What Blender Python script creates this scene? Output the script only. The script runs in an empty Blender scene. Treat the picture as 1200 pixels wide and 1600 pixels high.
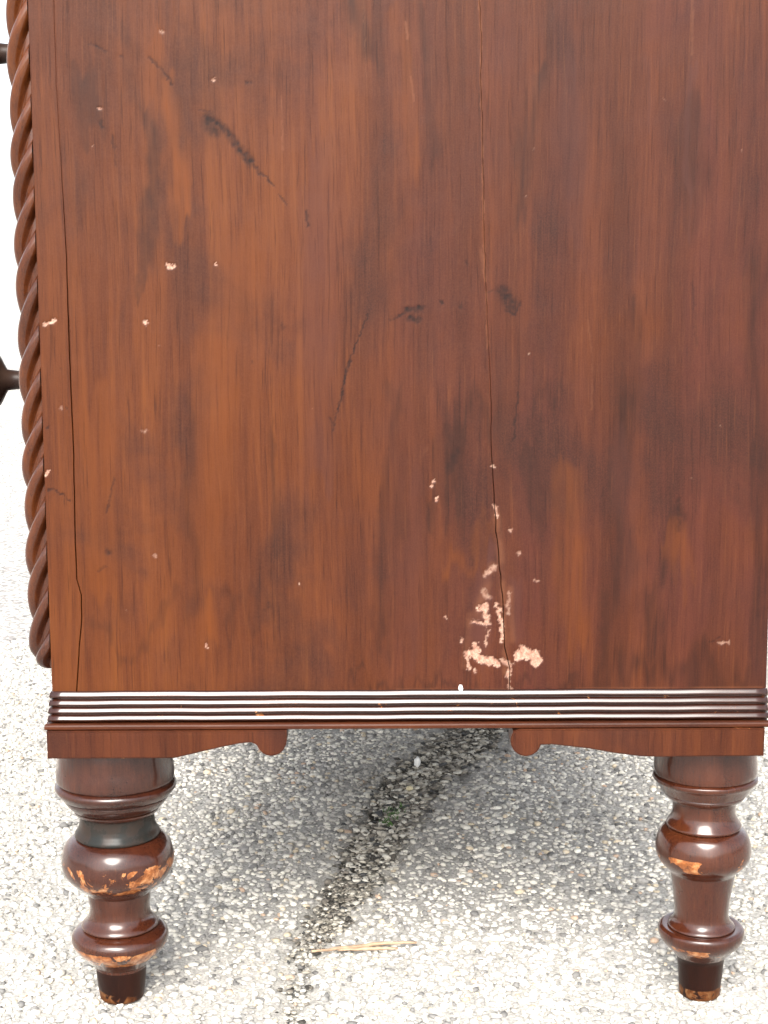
import bpy, bmesh, math, random
import numpy as np
from mathutils import Vector, Matrix
random.seed(4); rng = np.random.default_rng(11)
S = bpy.context.scene
R = math.radians

# ---------------------------------------------------------------- camera
F = 2400.0; PITCH = R(8.0); ROLL = R(0.25); D = 1.046; H = 0.518
cam_loc = Vector((0, -D, H))
fw = Vector((0, math.cos(PITCH), -math.sin(PITCH)))
rt0 = Vector((1, 0, 0)); up0 = rt0.cross(fw)
# picture axes after the small roll
rt = rt0 * math.cos(ROLL) + up0 * -math.sin(ROLL)
up = up0 * math.cos(ROLL) + rt0 * math.sin(ROLL)
cd = bpy.data.cameras.new('camera'); cam = bpy.data.objects.new('camera', cd)
S.collection.objects.link(cam)
m = Matrix((rt, up, -fw)).transposed().to_4x4(); m.translation = cam_loc
cam.matrix_world = m
cd.sensor_fit = 'HORIZONTAL'; cd.sensor_width = 36; cd.lens = 36 * F / 1200
cd.clip_start = 0.05; cd.clip_end = 500
S.camera = cam

def ray(px, py):
    return rt * ((px - 600) / F) + fw - up * ((py - 800) / F)
def at(px, py, Y=0.0):
    d = ray(px, py); t = (Y + D) / d.y
    return cam_loc + d * t
def gnd(px, py, z=0.0):
    d = ray(px, py); t = (z - H) / d.z
    return cam_loc + d * t

# ---------------------------------------------------------------- world, sun, exposure
SUN_EL, SUN_AZ = R(42), R(187)       # azimuth measured clockwise from +Y: behind the camera, slightly left
W = bpy.data.worlds.new('World'); S.world = W; W.use_nodes = True
nt = W.node_tree; bg = nt.nodes['Background']
sky = nt.nodes.new('ShaderNodeTexSky'); sky.sky_type = 'NISHITA'; sky.sun_disc = False
sky.sun_elevation = SUN_EL; sky.sun_rotation = SUN_AZ
sky.air_density = 1.0; sky.dust_density = 4.0; sky.ozone_density = 1.0
hs = nt.nodes.new('ShaderNodeHueSaturation'); hs.inputs['Saturation'].default_value = .28      # thin white cloud
nt.links.new(sky.outputs[0], hs.inputs['Color']); nt.links.new(hs.outputs[0], bg.inputs[0]); bg.inputs[1].default_value = 0.15
sd = bpy.data.lights.new('sun', 'SUN'); sd.energy = 1.5; sd.angle = R(35); sd.color = (1.0, 0.95, 0.87)
so = bpy.data.objects.new('sun', sd); S.collection.objects.link(so)
sdir = Vector((math.sin(SUN_AZ) * math.cos(SUN_EL), math.cos(SUN_AZ) * math.cos(SUN_EL), math.sin(SUN_EL)))
so.rotation_euler = (-sdir).to_track_quat('-Z', 'Y').to_euler()
S.view_settings.view_transform = 'Standard'; S.view_settings.look = 'None'
S.view_settings.exposure = 1.6; S.view_settings.gamma = 1

# ---------------------------------------------------------------- helpers
def link(o, parent=None):
    S.collection.objects.link(o)
    if parent:
        o.parent = parent
        o.location = -root_loc(parent)
    return o
def root_loc(p):
    v = Vector((0, 0, 0))
    while p: v += p.location; p = p.parent
    return v
def obj_bm(name, bm, mat, parent=None, smooth=False):
    me = bpy.data.meshes.new(name); bmesh.ops.recalc_face_normals(bm, faces=bm.faces)
    bm.to_mesh(me); bm.free(); me.materials.append(mat)
    if smooth:
        me.polygons.foreach_set('use_smooth', [True] * len(me.polygons))
    return link(bpy.data.objects.new(name, me), parent)
def tag(o, label, cat, group=None, kind=None):
    o['label'] = label
    if cat: o['category'] = cat
    if group: o['group'] = group
    if kind: o['kind'] = kind
    return o
def box(bm, x0, x1, y0, y1, z0, z1, bev=0.0):
    r = bmesh.ops.create_cube(bm, size=1)
    for v in r['verts']:
        v.co = Vector(((x0 + x1) / 2 + v.co.x * (x1 - x0), (y0 + y1) / 2 + v.co.y * (y1 - y0), (z0 + z1) / 2 + v.co.z * (z1 - z0)))
    if bev:
        es = list({e for v in r['verts'] for e in v.link_edges})
        bmesh.ops.bevel(bm, geom=es, offset=bev, segments=2, affect='EDGES')
def prism(bm, pts, y0, y1, bev=0.0):
    """outline in X,Z extruded from y0 to y1"""
    a = [bm.verts.new((p[0], y0, p[1])) for p in pts]
    b = [bm.verts.new((p[0], y1, p[1])) for p in pts]
    n = len(pts)
    f1 = bm.faces.new(a); bm.faces.new(b[::-1])
    for i in range(n): bm.faces.new((a[i], b[i], b[(i + 1) % n], a[(i + 1) % n]))
    bm.normal_update()
    if bev:
        bmesh.ops.bevel(bm, geom=list(f1.edges), offset=bev, segments=2, affect='EDGES', clamp_overlap=True)

# ---------------------------------------------------------------- node helpers
class NT:
    def __init__(s, name):
        s.m = bpy.data.materials.new(name); s.m.use_nodes = True; s.t = s.m.node_tree
        s.b = s.t.nodes['Principled BSDF']; s.out = s.t.nodes['Material Output']
        s.pos = s.t.nodes.new('ShaderNodeTexCoord').outputs['Object']
    def n(s, kind, **kw):
        nd = s.t.nodes.new(kind)
        for k, v in kw.items(): setattr(nd, k, v)
        return nd
    def put(s, sock, v):
        if isinstance(v, bpy.types.NodeSocket): s.t.links.new(v, sock)
        else: sock.default_value = v
    def vm(s, op, *a, out=0):
        nd = s.n('ShaderNodeVectorMath', operation=op)
        for i, v in enumerate(a):
            if op == 'SCALE' and i == 1: s.put(nd.inputs['Scale'], v)
            else: s.put(nd.inputs[i], v)
        return nd.outputs[out]
    def ma(s, op, *a, clamp=False):
        nd = s.n('ShaderNodeMath', operation=op); nd.use_clamp = clamp
        for i, v in enumerate(a): s.put(nd.inputs[i], v)
        return nd.outputs[0]
    def noise(s, vec, scale, detail=4, rough=.55, dist=0, col=False):
        nd = s.n('ShaderNodeTexNoise'); s.put(nd.inputs['Vector'], vec)
        nd.inputs['Scale'].default_value = scale; nd.inputs['Detail'].default_value = detail
        nd.inputs['Roughness'].default_value = rough; nd.inputs['Distortion'].default_value = dist
        return nd.outputs['Color' if col else 'Fac']
    def voro(s, vec, scale, feature='F1', col=False, rnd=1):
        nd = s.n('ShaderNodeTexVoronoi', feature=feature); s.put(nd.inputs['Vector'], vec)
        nd.inputs['Scale'].default_value = scale; nd.inputs['Randomness'].default_value = rnd
        return nd.outputs['Color' if col else 'Distance']
    def rng(s, v, a, b, c=0., d=1., smooth=False):
        nd = s.n('ShaderNodeMapRange'); nd.clamp = True
        if smooth: nd.interpolation_type = 'SMOOTHSTEP'
        s.put(nd.inputs[0], v)
        for i, q in enumerate((a, b, c, d)): s.put(nd.inputs[i + 1], q)
        return nd.outputs[0]
    def mix(s, f, a, b, blend='MIX'):
        nd = s.n('ShaderNodeMix', data_type='RGBA', blend_type=blend)
        s.put(nd.inputs[0], f)
        for i, v in ((6, a), (7, b)):
            if isinstance(v, (tuple, list)) and len(v) == 3: v = (*v, 1)
            s.put(nd.inputs[i], v)
        return nd.outputs[2]
    def ramp(s, f, stops):
        nd = s.n('ShaderNodeValToRGB'); s.put(nd.inputs[0], f); cr = nd.color_ramp
        cr.elements[0].position, cr.elements[0].color = stops[0][0], (*stops[0][1], 1)
        cr.elements[1].position, cr.elements[1].color = stops[-1][0], (*stops[-1][1], 1)
        for p, c in stops[1:-1]:
            e = cr.elements.new(p); e.color = (*c, 1)
        return nd.outputs[0]
    def bump(s, h, strength, dist, prev=None):
        nd = s.n('ShaderNodeBump'); s.put(nd.inputs['Height'], h)
        nd.inputs['Strength'].default_value = strength; nd.inputs['Distance'].default_value = dist
        if prev: s.t.links.new(prev, nd.inputs['Normal'])
        return nd.outputs[0]
    def scale(s, vec, xyz): return s.vm('MULTIPLY', vec, xyz)
    def stroke(s, vec, A, B, r, soft=.5, amt=1.0):
        """capsule from A to B (world X,Z on the side face, or X,Y on the ground)"""
        A = Vector(A); B = Vector(B); ba = B - A; L = max(ba.length_squared, 1e-10)
        pa = s.vm('SUBTRACT', vec, tuple(A))
        t = s.ma('DIVIDE', s.vm('DOT_PRODUCT', pa, tuple(ba), out=1), L, clamp=True)
        q = s.vm('SUBTRACT', pa, s.vm('SCALE', tuple(ba), t))
        d = s.vm('LENGTH', q, out=1)
        return s.rng(d, r, r * (1 - soft), 0, amt, True)
    def strokes(s, vec, lst):
        o = None
        for it in lst:
            q = s.stroke(vec, *it); o = q if o is None else s.ma('MAXIMUM', o, q)
        return o

def P(px, py):            # place on the side face, as seen in the photograph
    v = at(px, py, 0); return (v.x, 0, v.z)
PX = 1 / 2234.0
def poly(pts, r, soft=.5, amt=1.0, f=P):
    return [(f(*pts[i]), f(*pts[i + 1]), r * PX, soft, amt) for i in range(len(pts) - 1)]
def dot(x, y, r, soft=.5, amt=1.0): return [(P(x, y), P(x + .5, y + 1), r * PX, soft, amt)]

# ---------------------------------------------------------------- marks on the old side (shapes of stains, scratches, chips)
def vnoise(x, y, s, seed):
    r = np.random.default_rng(seed); T = r.random((64, 64))
    u, v = x * s, y * s; i, j = np.floor(u).astype(int), np.floor(v).astype(int); fu, fv = u - i, v - j
    fu = fu * fu * (3 - 2 * fu); fv = fv * fv * (3 - 2 * fv)
    g = lambda a, b: T[a % 64, b % 64]
    return (g(i, j) * (1 - fu) + g(i + 1, j) * fu) * (1 - fv) + (g(i, j + 1) * (1 - fu) + g(i + 1, j + 1) * fu) * fv
def fbm(x, y, s, seed, o=3):
    t = 0; a = 1; n = 0
    for i in range(o): t = t + a * (vnoise(x, y, s * 2 ** i, seed + i) - .5); n += a; a *= .55
    return t / n
# big soft dark clouds in the old polish
clouds = []
clouds += poly([(700, 790), (705, 700), (745, 640)], 34, .9, .55)
clouds += poly([(675, 760), (672, 800)], 20, .9, .5)
clouds += poly([(830, 700), (845, 800)], 24, .95, .4)
clouds += poly([(985, 590), (975, 740), (955, 1050)], 26, .95, .55)
clouds += poly([(1060, 790), (1010, 930), (1020, 1010)], 24, .95, .5)
clouds += poly([(960, 1050), (1190, 1060)], 55, .95, .5)
clouds += poly([(560, 1066), (940, 1074)], 16, .95, .4)
clouds += poly([(1180, 400), (1192, 1060)], 26, .95, .5)
clouds += poly([(1085, 170), (1075, 350)], 34, .95, .42)
clouds += poly([(985, 470), (990, 640)], 18, .95, .45)
clouds += poly([(130, 100), (135, 190)], 26, .9, .6)
clouds += poly([(230, 180), (238, 430)], 18, .95, .5)
clouds += poly([(560, 0), (570, 110)], 26, .95, .6)
clouds += poly([(660, 20), (690, 230)], 22, .95, .4)
clouds += poly([(830, 130), (820, 330)], 24, .95, .5)
clouds += poly([(880, 600), (840, 640)], 22, .95, .4)
clouds += poly([(300, 640), (290, 1000)], 15, .95, .3)
clouds += poly([(430, 680), (445, 900)], 17, .95, .4)
clouds += poly([(620, 600), (600, 980)], 18, .95, .35)
clouds += poly([(150, 1000), (420, 940)], 22, .95, .28)
glow = poly([(270, 130), (285, 330)], 22, .95, .55) + poly([(250, 90), (245, 160)], 22, .95, .4) + \
    poly([(380, 430), (320, 900)], 60, .95, .28) + poly([(150, 620), (165, 900)], 42, .95, .38) + \
    poly([(880, 760), (900, 1000)], 40, .95, .28) + poly([(318, 960), (322, 1040)], 24, .95, .5) + \
    poly([(700, 860), (760, 840)], 30, .95, .3) + poly([(610, 40), (640, 240)], 26, .95, .35) + poly([(1050, 820), (1075, 900)], 24, .95, .3)
grey = poly([(495, 260), (500, 720)], 40, .95, .30) + poly([(975, 700), (985, 900)], 30, .95, .22) + \
    poly([(900, 130), (905, 330)], 34, .95, .25) + poly([(1082, 80), (1074, 360)], 5, .8, .35) + poly([(1008, 90), (1010, 200)], 3, .8, .25) + \
    poly([(645, 780), (640, 1010)], 30, .95, .22)
# dark bruises and scratches
grey += poly([(762, 880), (748, 960), (740, 1020)], 24, .95, .65) + poly([(800, 920), (806, 1000)], 18, .95, .45)
dark = []
dark += poly([(322, 182), (350, 200), (372, 228), (392, 254)], 10, .85, .95)
dark += poly([(326, 190), (336, 202)], 18, .9, .8)
dark += poly([(392, 254), (412, 276)], 3, .7, .8) + poly([(414, 276), (428, 290)], 2.6, .7, .85) + poly([(436, 300), (448, 320)], 2.2, .7, .7)
dark += poly([(310, 170), (326, 174)], 2, .7, .6) + dot(386, 129, 5, .7, .85) + dot(393, 128, 3.5, .7, .8)
dark += poly([(140, 68), (166, 80)], 3, .8, .7) + dot(190, 89, 4, .8, .7) + poly([(234, 90), (262, 118), (268, 132)], 3, .8, .7)
dark += poly([(480, 330), (481, 355)], 3.2, .8, .8) + poly([(575, 490), (545, 565), (520, 675)], 1.9, .6, .85) + poly([(548, 560), (538, 600)], 2.6, .6, .9)
dark += poly([(514, 652), (520, 664)], 3.5, .8, .6) + poly([(441, 505), (442, 515)], 4, .8, .6) + dot(394, 566, 4, .8, .7)
dark += poly([(610, 498), (632, 490)], 3.5, .7, .7) + poly([(636, 484), (658, 482)], 8, .8, .95) + poly([(640, 497), (652, 499)], 9, .8, .95)
dark += dot(690, 470, 5, .8, .8) + dot(720, 477, 8, .9, .6) + poly([(785, 455), (800, 478)], 15, .85, .9) + poly([(790, 485), (806, 492), (812, 474)], 3.6, .7, .85)
dark += poly([(757, 456), (770, 456)], 3, .8, .6) + poly([(810, 615), (803, 690)], 2.5, .8, .8) + dot(728, 410, 5, .8, .5)
dark += dot(168, 862, 9, .9, .85) + poly([(178, 745), (168, 800)], 2.5, .6, .6) + dot(104, 638, 3, .8, .7) + dot(74, 668, 3, .8, .8)
dark += poly([(75, 765), (84, 764), (110, 782)], 2, .6, .75) + poly([(154, 892), (168, 884)], 3, .8, .5) + dot(420, 945, 7, .9, .55) + dot(412, 952, 4, .8, .5)
dark += poly([(156, 190), (160, 200)], 5, .8, .6) + poly([(1060, 780), (1060, 830)], 5, .9, .5) + poly([(1110, 1002), (1125, 996)], 3, .8, .6)
dark += dot(96, 575, 3, .8, .4) + poly([(175, 210), (182, 260)], 2.6, .7, .5) + poly([(1082, 440), (1088, 540)], 3, .9, .4) + poly([(700, 735), (712, 705)], 10, .9, .6)
# pale worn lines and small chips through the polish
pale = []
pale += poly([(748, 0), (752, 60), (750, 130), (753, 200), (755, 330), (757, 440)], 1.9, .7, .75)
pale += poly([(759, 455), (762, 545)], 1.7, .6, .6) + poly([(752, 390), (758, 435)], 4, .9, .4)
pale += poly([(568, 0), (572, 120)], 1.2, .6, .25) + poly([(440, 150), (442, 235)], 1.6, .7, .6) + poly([(634, 35), (637, 60)], 3, .8, .55)
pale += poly([(642, 120), (647, 158)], 2.2, .8, .5) + poly([(1082, 0), (1081, 85)], 3.2, .9, .38)
pale += poly([(776, 800), (785, 900), (790, 1050)], 9, .95, .5) + poly([(770, 885), (745, 960)], 13, .95, .42) + poly([(735, 960), (725, 1040)], 9, .95, .35)
pale += poly([(797, 920), (800, 1000)], 9, .95, .4) + poly([(900, 1076), (1190, 1074)], 3, .9, .5) + poly([(620, 1077), (800, 1077)], 2.5, .9, .4)
pale += poly([(918, 500), (926, 560), (924, 640)], 2, .9, .3) + poly([(668, 700), (660, 712)], 4, .9, .2)
chips = []
chips += dot(264, 414, 4, .35) + dot(271, 415, 3, .4) + dot(337, 415, 3.4, .4) + dot(227, 504, 4, .4) + dot(156, 168, 3, .5, .8)
chips += poly([(68, 506), (86, 500)], 3.6, .3) + poly([(71, 740), (76, 737)], 3.4, .4) + dot(334, 124, 3.4, .6, .6) + dot(252, 50, 3, .6, .5)
chips += dot(676, 750, 3.5, .4, .9) + dot(674, 759, 3, .4, .8) + dot(683, 780, 4, .3) + dot(323, 1007, 3.2, .4) + dot(466, 911, 3, .6, .6)
chips += poly([(735, 1018), (748, 1028), (765, 1034)], 7.5, .3) + poly([(742, 1008), (746, 1018)], 5, .3) + poly([(768, 1030), (778, 1038)], 5, .3)
chips += poly([(728, 1018), (732, 1045)], 3.6, .5, .9) + dot(722, 1000, 4, .5, .8) + dot(741, 1048, 3.4, .5, .7)
chips += poly([(812, 1024), (826, 1020), (838, 1024), (838, 1032)], 9, .3) + poly([(808, 1030), (816, 1012)], 5, .3)
chips += poly([(785, 1030), (800, 1040), (792, 1056)], 4, .6, .7) + poly([(795, 1060), (798, 1076)], 3, .6, .6)
chips += poly([(758, 950), (762, 975)], 5, .6, .8) + poly([(748, 952), (760, 944)], 4.5, .5, .9) + poly([(738, 970), (756, 972)], 3.6, .6, .85)
chips += poly([(776, 945), (783, 962), (784, 1000)], 3.4, .5, .9) + poly([(764, 985), (758, 1010)], 3, .6, .7) + poly([(796, 925), (794, 960)], 4, .7, .45)
chips += poly([(756, 925), (764, 932)], 6, .8, .45) + poly([(772, 885), (758, 897)], 5.5, .7, .5) + poly([(772, 790), (776, 806)], 3.6, .6, .7)
chips += dot(797, 828, 3.4, .5, .6) + dot(809, 862, 4, .6, .45) + dot(838, 907, 3.6, .6, .5) + dot(697, 964, 3, .5, .7) + dot(770, 728, 3.2, .6, .5)
chips += dot(225, 672, 3.5, .7, .35) + poly([(92, 636), (95, 638)], 3, .6, .3) + poly([(1122, 1005), (1138, 1002)], 2.6, .6, .4) + dot(243, 868, 3.5, .6, .4)
for i in range(12):
    chips += dot(rng.uniform(110, 1180), rng.uniform(20, 1060), rng.uniform(1.2, 1.9), .8, rng.uniform(.15, .4))
def field(lst, X, Z):
    out = np.zeros_like(X)
    for A, B, r, soft, amt in lst:
        ax, az, bx, bz = A[0], A[2], B[0], B[2]
        k_ = np.nonzero((X > min(ax, bx) - r) & (X < max(ax, bx) + r) & (Z > min(az, bz) - r) & (Z < max(az, bz) + r))[0]
        if not len(k_): continue
        x, z = X[k_], Z[k_]; dx, dz = bx - ax, bz - az; L = max(dx * dx + dz * dz, 1e-12)
        t = np.clip(((x - ax) * dx + (z - az) * dz) / L, 0, 1)
        q = np.clip((r - np.hypot(x - ax - dx * t, z - az - dz * t)) / (r * soft), 0, 1)
        out[k_] = np.maximum(out[k_], q * q * (3 - 2 * q) * amt)
    return out
def paint_marks(me, front=None):
    co = np.zeros(len(me.vertices) * 3, np.float32); me.vertices.foreach_get('co', co); co = co.reshape(-1, 3).astype(float)
    X, Z = co[:, 0] + 5, co[:, 2] + 5
    sw = (fbm(X, Z, 350, 1) * .0040, fbm(X, Z, 350, 9) * .0040)
    bw = (fbm(X, Z * .35, 60, 21) * .022, fbm(X, Z * .15, 130, 31) * .075 + fbm(X, Z, 45, 35) * .02)
    x, z = co[:, 0], co[:, 2]
    F_ = dict(cloud=np.minimum(1, .9 * field(clouds, x + bw[0] + sw[0], z + bw[1])), glow=np.minimum(1, 1.35 * field(glow, x + bw[0], z + bw[1])), greyed=field(grey, x + bw[0] * .6, z + bw[1]),
              bruise=field(dark, x + sw[0] * .8, z + sw[1]), pale=field(pale, x + sw[0] * .35, z), chip=field(chips, x + sw[0] + fbm(X, Z, 1100, 131) * .0022, z + sw[1] + fbm(X, Z, 1100, 141) * .0022))
    st = vnoise(X, Z * .06, 420, 77)
    F_['cloud'] = F_['cloud'] * np.clip(.35 + 1.1 * st, 0, 1.2); F_['glow'] = F_['glow'] * np.clip(.3 + 1.2 * st, 0, 1.2)
    F_['bruise'] = F_['bruise'] * np.clip(.75 + 1.2 * fbm(X, Z, 500, 55), 0, 1)
    F_['pale'] = F_['pale'] * np.clip(.8 + 2 * fbm(X * .3, Z, 160, 65), 0, 1)
    F_['chip'] = np.clip(F_['chip'] * (1 + .5 * fbm(X, Z, 420, 95)), 0, 1)
    co[:, 1] += np.where(np.abs(co[:, 1]) < .004, F_['chip'] * .0005 + F_['bruise'] * .00006, 0)
    me.vertices.foreach_set('co', co.astype(np.float32).ravel())
    for nm, v in F_.items():
        at_ = me.attributes.new(nm, 'FLOAT', 'POINT'); at_.data.foreach_set('value', v.astype(np.float32))
def board(name, Lf, Rf, y0, y1, mat, parent, edge=.0002, step=.0008):
    """a board whose left and right edges follow Lf(z), Rf(z); fine front face with rounded arrises, plain back"""
    zt = .725; zs_ = list(np.arange(ZB, zt, step)) + list(np.linspace(zt, ZT, 40))
    zs_ = np.array(zs_); nz = len(zs_)
    L, Rr = Lf(zs_), Rf(zs_); w = float(np.mean(Rr - L)); nu = max(6, int(w / step))
    t = np.linspace(0, 1, nu); Xg = L[:, None] + edge + (Rr - L - 2 * edge)[:, None] * t[None]
    rows = [np.stack([L, np.full(nz, y1), zs_], -1)[:, None], np.stack([L, np.full(nz, y0 + edge), zs_], -1)[:, None],
            np.stack([L + edge * .3, np.full(nz, y0 + edge * .3), zs_], -1)[:, None],
            np.stack([Xg, y0 + 0 * Xg, np.broadcast_to(zs_[:, None], Xg.shape)], -1),
            np.stack([Rr - edge * .3, np.full(nz, y0 + edge * .3), zs_], -1)[:, None],
            np.stack([Rr, np.full(nz, y0 + edge), zs_], -1)[:, None], np.stack([Rr, np.full(nz, y1), zs_], -1)[:, None]]
    G = np.concatenate(rows, 1); ncol = G.shape[1]
    # boards that have moved with age: very slight cupping
    G[:, 1:-1, 1] += (fbm(G[:, 1:-1, 0] + 5, G[:, 1:-1, 2] * .3 + 5, 9, 401) * .0008)
    ii = np.arange(nz - 1)[:, None] * ncol + np.arange(ncol - 1)[None]
    q = np.stack([ii, ii + 1, ii + 1 + ncol, ii + ncol], -1).reshape(-1, 4)
    me = bpy.data.meshes.new(name); fill_mesh(me, G.reshape(-1, 3), q)
    me.materials.append(mat); paint_marks(me)
    return link(bpy.data.objects.new(name, me), parent)
def fill_mesh(me, co, faces):
    k = faces.shape[1]; n = len(faces)
    me.vertices.add(len(co)); me.vertices.foreach_set('co', co.astype(np.float32).ravel())
    me.loops.add(n * k); me.loops.foreach_set('vertex_index', faces.astype(np.int32).ravel())
    me.polygons.add(n); me.polygons.foreach_set('loop_start', np.arange(n, dtype=np.int32) * k)
    me.polygons.foreach_set('use_smooth', np.ones(n, bool))
    me.update(calc_edges=True)

# ---------------------------------------------------------------- varnished mahogany
def wood(name, marks=False, coat=0.0, croug=.11, tone=1.0, red=0.0, axis='Z', wear=None, gloss=.30, seed=0.0):
    k = NT(name)
    pos = k.vm('ADD', k.pos, (seed, seed * .7, seed * .3))
    sc = (1, 1, .045) if axis == 'Z' else ((.045, 1, 1) if axis == 'X' else (1, .045, 1))
    sc2 = (1, 1, .16) if axis == 'Z' else ((.16, 1, 1) if axis == 'X' else (1, .16, 1))
    wob = k.vm('SCALE', k.vm('SUBTRACT', k.noise(pos, 5, 2, col=True), (.5, .5, .5)), .009)
    gp = k.vm('ADD', pos, wob)
    fine = k.noise(k.scale(gp, sc), 260, 5, .7)
    mid = k.noise(k.scale(gp, sc), 48, 5, .65, .3)
    pore = k.noise(k.scale(gp, tuple(q * (.55 if q < 1 else 1) for q in sc)), 700, 3, .75)
    broad = k.noise(k.scale(gp, sc2), 16, 3, .55, .6)
    blot = k.noise(k.scale(pos, (1, 1, .6)), 11, 5, .6, .4)
    micro = k.noise(pos, 900, 2, .6)
    g = k.ma('ADD', k.ma('MULTIPLY', mid, .5), k.ma('MULTIPLY', broad, .5))
    g = k.ma('ADD', g, k.ma('MULTIPLY', k.ma('SUBTRACT', fine, .5), .34))
    orange = k.ramp(g, [(.26, (.13, .036, .014)), (.44, (.27, .074, .020)), (.55, (.40, .120, .028)), (.74, (.62, .215, .042))])
    purple = k.ramp(g, [(.26, (.085, .027, .020)), (.45, (.165, .046, .031)), (.58, (.25, .070, .043)), (.76, (.36, .115, .060))])
    sx = k.n('ShaderNodeSeparateXYZ'); k.t.links.new(k.pos, sx.inputs[0]); X, Y, Z = sx.outputs
    if marks:
        # orange at the left, turning purple-brown to the right, broken up by noise
        f = k.ma('ADD', k.rng(X, P(330, 500)[0], P(800, 500)[0], -.05, .80, True), k.ma('MULTIPLY', k.ma('SUBTRACT', broad, .5), 2.2))
        f = k.ma('ADD', f, k.ma('MULTIPLY', k.ma('SUBTRACT', blot, .5), 2.0), clamp=True)
    else:
        f = k.ma('ADD', red, k.ma('MULTIPLY', k.ma('SUBTRACT', blot, .5), 1.6), clamp=True)
    c = k.mix(f, orange, purple)
    c = k.mix(k.rng(blot, .50, .70, 0, .62, True), c, (.075, .026, .018))
    c = k.mix(k.rng(micro, .35, .70, 0, .22), c, (.5, .19, .10))
    c = k.mix(k.rng(pore, .56, .70, 0, .55), c, (.07, .02, .012)); c = k.mix(k.rng(pore, .42, .30, 0, .30), c, (.55, .20, .07))
    h = k.ma('ADD', k.ma('SUBTRACT', fine, k.rng(pore, .56, .70, 0, .6)), k.ma('MULTIPLY', mid, .8))
    rough = k.rng(blot, .3, .7, gloss, gloss + .16)
    chipmask = None
    if marks:
        A = lambda nm: k.n('ShaderNodeAttribute', attribute_name=nm).outputs['Fac']
        c = k.mix(A('cloud'), c, (.062, .024, .017))
        c = k.mix(A('glow'), c, (.50, .150, .028))
        c = k.mix(A('greyed'), c, (.27, .105, .085))
        dm = A('bruise'); c = k.mix(dm, c, (.030, .011, .010))
        c = k.mix(A('pale'), c, (.60, .255, .13))
        cm = A('chip')
        spk = k.noise(k.pos, 260, 6, .75)
        chipcol = k.ramp(spk, [(.3, (.11, .045, .03)), (.48, (.29, .155, .11)), (.66, (.43, .29, .215))])
        c = k.mix(cm, c, chipcol)
        rough = k.ma('ADD', rough, k.ma('MULTIPLY', cm, .35))
        rough = k.ma('ADD', rough, k.ma('MULTIPLY', dm, .12))
        h = k.ma('SUBTRACT', h, k.ma('MULTIPLY', cm, 2.5)); h = k.ma('SUBTRACT', h, k.ma('MULTIPLY', dm, .3))
    if wear:
        # wear: list of (z low, z high, threshold) bands where the polish is knocked off
        ws = k.ma('ADD', k.noise(k.scale(k.pos, (1, 1, 1.1)), 60, 5, .62, .7), k.ma('MULTIPLY', k.ma('SUBTRACT', k.noise(k.pos, 22, 2), .5), .5))
        cm = None
        for (a, b, th) in wear:
            zc = (a + b) / 2; hw = (b - a) / 2
            band = k.rng(k.ma('ABSOLUTE', k.ma('SUBTRACT', Z, zc)), hw, hw * .5, 0, 1, True)
            q = k.rng(k.ma('MULTIPLY', ws, band), th, th + .03)
            cm = q if cm is None else k.ma('MAXIMUM', cm, q)
        wc = k.ramp(k.noise(k.pos, 190, 3, .7), [(.3, (.5, .16, .05)), (.5, (1.5, .55, .15)), (.7, (2.6, 1.5, .7))])
        c = k.mix(cm, c, wc)
        h = k.ma('SUBTRACT', h, k.ma('MULTIPLY', cm, 2.5))
        rough = k.ma('ADD', rough, k.ma('MULTIPLY', cm, .15))
    c = k.mix(1.0, c, (tone * .186, tone * .162, tone * .150), 'MULTIPLY')
    if marks: c = k.mix(cm, c, chipcol)
    k.t.links.new(c, k.b.inputs['Base Color'])
    k.put(k.b.inputs['Roughness'], rough)
    k.b.inputs['Specular IOR Level'].default_value = .16 if coat < .5 else .05
    k.b.inputs['Coat Weight'].default_value = coat; k.b.inputs['Coat Roughness'].default_value = croug
    dents = k.noise(k.pos, 28, 3, .5)
    b1 = k.bump(dents, .25, .002)
    b2 = k.bump(h, .22, .0006, b1)
    k.t.links.new(b2, k.b.inputs['Normal'])
    return k.m

def zcol(y, Y): return at(636, y, Y).z
LEG_Y = .042
zl = lambda y: zcol(y, LEG_Y)
M_side = wood('old_mahogany_side', marks=True)
M_plain = wood('mahogany', red=.45, seed=3.1)
M_base = wood('mahogany_horizontal', red=.35, axis='X', seed=1.3)
M_baseY = wood('mahogany_horizontal_front', red=.35, axis='Y', seed=1.7)
M_bracket = wood('mahogany_bracket', red=.55, seed=5.2, tone=.95, wear=[(zcol(1189, -.011), zcol(1181, -.011), .63), (zcol(1143, -.011), zcol(1136, -.011), .66)])
M_rope = wood('mahogany_rope', red=.1, seed=2.2, gloss=.26, coat=.9, croug=.10, tone=1.2)
M_mould = wood('mahogany_moulding', red=.85, axis='X', seed=6.2, gloss=.12, coat=1.0, tone=.6, wear=[(zcol(1131, -.008), zcol(1074, 0), .66)])
M_mouldY = wood('mahogany_moulding_front', red=.85, axis='Y', seed=6.9, gloss=.20, tone=.6)
M_legF = wood('worn_mahogany_leg', red=.75, seed=7.4, gloss=.2, coat=1.0, croug=.15, tone=.9,
              wear=[(zl(1385), zl(1318), .51), (zl(1492), zl(1455), .43), (zl(1562), zl(1530), .45)])
M_legR = wood('mahogany_rear_leg', red=.75, seed=9.4, gloss=.2, coat=1.0, croug=.15, tone=.95,
              wear=[(zl(1352), zl(1318), .60), (zl(1482), zl(1460), .53), (zl(1552), zl(1520), .53)])
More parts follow.
